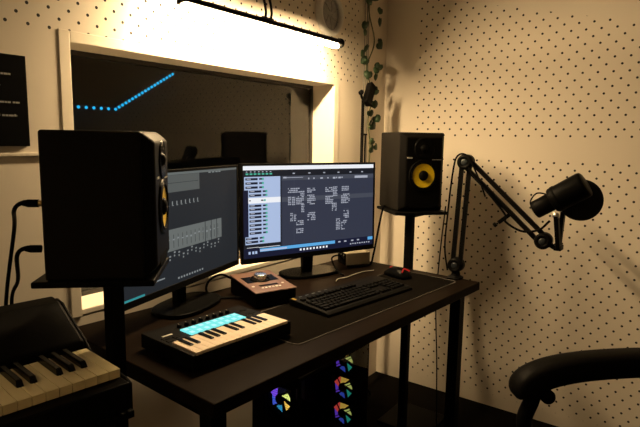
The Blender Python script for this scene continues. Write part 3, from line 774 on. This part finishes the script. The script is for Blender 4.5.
for x in (-.135, KL+.02):
    MB().box(x-.02, x+.02, .04, .37, .0, .03).build('stand_foot', 'satin', pn_, bevel=.003)
    MB().box(x-.015, x+.015, .17, .21, .03, .736).build('stand_post', 'satin', pn_, bevel=.003)

# ------------------------------------------------------------------ computer tower under the desk
pcx, pcy = 1.395, 1.088
pc = thing('computer_tower', 'black computer tower with colourful fans under the desk', 'computer', (pcx, pcy, 0), (0, 0, 0))
pw, pdp, ph = .472, .225, .455
b = MB()
b.box(0, pw, 0, pdp, .020, .034); b.box(0, pw, 0, pdp, ph-.012, ph); b.box(0, pw, pdp-.008, pdp, .034, ph-.012)
b.box(pw-.006, pw, .0, pdp-.008, .034, ph-.012)
for y in (.0, pdp-.020): b.box(0, .012, y, y+.012, .034, ph-.012)
b.box(0, .006, .012, pdp-.02, .034, .275); b.box(0, .006, .012, pdp-.02, .415, ph-.012); b.box(0.0, .006, .165, pdp-.02, .275, .415)
b.build('case', 'satin', pc, bevel=.002)
MB().box(.012, pw-.008, .001, .005, .036, ph-.014).build('side_glass', 'pcglass', pc)
for x in (.02, pw-.06):
    for y in (.02, pdp-.05): MB().box(x, x+.04, y, y+.03, .0, .021).build('foot', 'rubber', pc)
MB().box(.05, .30, pdp-.018, pdp-.009, .09, .40).build('circuit_board', 'pcbdark', pc)
MB().box(.02, .27, .070, pdp-.02, .185, .215).build('graphics_card', 'black', pc, bevel=.003)
MB().box(.012, .40, .03, pdp-.02, .036, .075).build('power_shroud', 'black', pc)
HUE = [((1., .62, .10), 1), ((.85, .95, .25), 1), ((.25, .95, .35), .8), ((.05, .75, .55), .6), ((.05, .45, .85), .6), ((.08, .15, .95), .7), ((.22, .08, .95), .9), ((.75, .05, .55), .7), ((1., .10, .08), 1), ((.02, .02, .05), .2)]
fan_m = [emis('fan_glow_%d' % i, c, .95*s) for i, (c, s) in enumerate(HUE)]
def case_fan(x, y, z, sgn, dim, order):
    f = MB().box(-.012, .012, -.058, .058, -.058, .058); f.bm.clear()
    S = .0585
    f.box(-.012, .012, -S, S, -S, -S+.007); f.box(-.012, .012, -S, S, S-.007, S); f.box(-.012, .012, -S, -S+.007, -S+.007, S-.007); f.box(-.012, .012, S-.007, S, -S+.007, S-.007)
    o = f.build('case_fan', 'black', pc); o.location = (x, y, z)
    MB().lathe([(0, -.010), (.020, -.010), (.021, -.007), (.021, .010), (0, .010)], (0, 0, 0), (1, 0, 0), 20).build('hub', 'rubber', o)
    nb = 6
    for i in range(nb):
        a0 = 2*PI*i/nb; bb = MB(); vs = []
        for r, aa, tw in ((.0205, 0, .008), (.047, .30, .005)):
            for e, da in ((-1, 0.), (1, .80)):
                an = a0+aa+da
                for th in (-.0008, .0008):
                    vs.append(Vector((e*tw+th, r*math.cos(an), r*math.sin(an))))
        bb._add(vs, [(0, 2, 6, 4), (1, 5, 7, 3), (0, 1, 3, 2), (4, 6, 7, 5), (0, 4, 5, 1), (2, 3, 7, 6)])
        bb.build('blade', [fan_m[order[i]]], o)
    for i in range(4):
        a = PI/4+PI/2*i+.2; MB().bar((-sgn*.0105, .018*math.cos(a), .018*math.sin(a)), (-sgn*.0105, .070*math.cos(a), .070*math.sin(a)), .0045, .003).build('strut', 'rubber', o)
    return o
# angle 0 looks away from the window (towards the right as seen), increasing upwards from +Y
base_order = [8, 0, 1, 3, 5, 6]
for z in (.340, .222, .104): case_fan(pw-.020, .112, z, 1, 1, base_order)
case_fan(.020, .100, .345, -1, .5, [6, 9, 1, 0, 4, 5])
b = MB()
for i in range(11):
    for j in range(13):
        y = .052+.0095*i+(j % 2)*.00475; z = .292+.0088*j
        b.tube([(.0015, y-.0042, z), (.0015, y, z+.0052), (.0015, y+.0042, z)], .0007, 4)
b.build('rear_grille', 'satin', pc)

# ------------------------------------------------------------------ office chair
fd = Vector((.66, -.751, 0)); sd = Vector((-.751, -.66, 0))
F = Vector((1.482, .368, 0))
seat_c = F + fd*.26 + sd*.285
rz = math.atan2(-fd.y, -fd.x) - PI/2     # chair local +Y = forward
ch = thing('office_chair', 'black office chair with padded loop armrests in front of the desk', 'chair', (seat_c.x, seat_c.y, 0), (0, 0, rz))
b = MB().prism(rrect(-.235, .235, -.235, .235, .07), .43, .50, lambda u, v, w: (u, v, w)); b.build('seat', 'leather', ch, bevel=.02, seg=4)
b = MB().prism(rrect(-.22, .22, .52, 1.02, .07), -.285, -.225, lambda u, v, w: (u, w-(v-.5)*.10, v)); b.build('backrest', 'leather', ch, bevel=.02, seg=4)
MB().box(-.03, .03, -.30, -.10, .385, .42).box(-.03, .03, -.315, -.285, .385, .62).build('back_bracket', 'satin', ch, bevel=.004)
for s in (-1, 1):
    x = s*.285
    P = [(x, .252, .592), (x, .256, .610), (x, .232, .632), (x, .175, .652), (x, .09, .665), (x, -.02, .671), (x, -.12, .671), (x, -.20, .661), (x, -.236, .628)]
    Q = curve_pts(P, 6)
    b = MB(); n = 14; rings = []
    for i, p in enumerate(Q):
        t = (Q[min(i+1, len(Q)-1)]-Q[max(i-1, 0)]).normalized(); xx = Vector((1, 0, 0)); yy = t.cross(xx).normalized()
        e = 1.0
        if i < 4: e = (.62, .82, .92, .97)[i]
        if i > len(Q)-5: e = (.62, .82, .92, .97)[len(Q)-1-i]
        for k in range(n):
            a = 2*PI*k/n; ca, sa = math.cos(a), math.sin(a)
            rings.append(p + xx*  .042*e*math.copysign(abs(ca)**.6, ca) + yy*.036*e*math.copysign(abs(sa)**.6, sa))
    m_ = len(Q)
    fs = [(i*n+k, i*n+(k+1) % n, (i+1)*n+(k+1) % n, (i+1)*n+k) for i in range(m_-1) for k in range(n)] + [tuple(range(n)), tuple(range((m_-1)*n, m_*n))]
    b._add(rings, fs, True); arm_ = b.build('armrest', 'leather', ch)
    b = MB().tube(curve_pts([(x, .232, .655), (x, .226, .60), (x, .232, .53), (x, .20, .43), (x*.8, .10, .412), (x*.3, .05, .410)]), [.023]*9+[.022]*(41-9), 12) if False else MB().tube(curve_pts([(x, .222, .615), (x, .232, .57), (x, .250, .50), (x*.98, .21, .42), (x*.8, .10, .405), (x*.3, .05, .405)]), .021, 12)
    b.build('arm_post', 'satin', ch)
    MB().lathe([(0, -.030), (.018, -.030), (.020, -.026), (.020, .026), (.018, .030), (0, .030)], (x, .198, .588), (1, 0, 0), 18).build('arm_bolt', 'satin', arm_)
MB().box(-.10, .10, -.10, .10, .385, .432).build('seat_mechanism', 'satin', ch, bevel=.006)
MB().lathe([(0, .06), (.030, .06), (.030, .24), (.018, .24), (.018, .39), (0, .39)], (0, 0, 0), (0, 0, 1), 20).build('gas_lift', 'satin', ch)
for k in range(5):
    a = 2*PI*k/5+.3; d = Vector((math.cos(a), math.sin(a), 0))
    l = MB().bar(d*.02+Vector((0, 0, .10)), d*.28+Vector((0, 0, .068)), .04, .028).build('base_leg', 'satin', ch, bevel=.005)
    MB().lathe([(0, -.011), (.024, -.011), (.026, -.006), (.026, .006), (.024, .011), (0, .011)], d*.275+Vector((0, 0, .0265)), Vector((-d.y, d.x, 0)), 16).bar(d*.275+Vector((0, 0, .03)), d*.275+Vector((0, 0, .066)), .012).build('caster', 'rubber', l)

# ------------------------------------------------------------------ camera, world, view
cam = bpy.data.cameras.new('camera'); co = bpy.data.objects.new('camera', cam); COL.objects.link(co)
rt = Vector((.589, -.808, .016)); dn = Vector((-.101, -.093, -.991)); fw = Vector((.802, .582, -.136))
fw.normalize(); rt = (rt-fw*rt.dot(fw)).normalized(); up = rt.cross(fw)
mw = Matrix((rt, up, -fw)).transposed().to_4x4(); mw.translation = Vector((0, 0, 1.28))
co.matrix_world = mw
cam.sensor_width = 36; cam.lens = 537.2/640*36; cam.clip_start = .05
sc.camera = co
w = bpy.data.worlds.new('world'); sc.world = w; w.use_nodes = True
w.node_tree.nodes['Background'].inputs[0].default_value = (.02, .02, .025, 1)
w.node_tree.nodes['Background'].inputs[1].default_value = .2
sc.view_settings.view_transform = 'Standard'; sc.view_settings.look = 'None'
sc.view_settings.exposure = 0.0; sc.view_settings.gamma = 1; sc.view_settings.use_curve_mapping = False
sc.cycles.use_denoising = True
sc.cycles.max_bounces = 8
sc.cycles.sample_clamp_indirect = 6
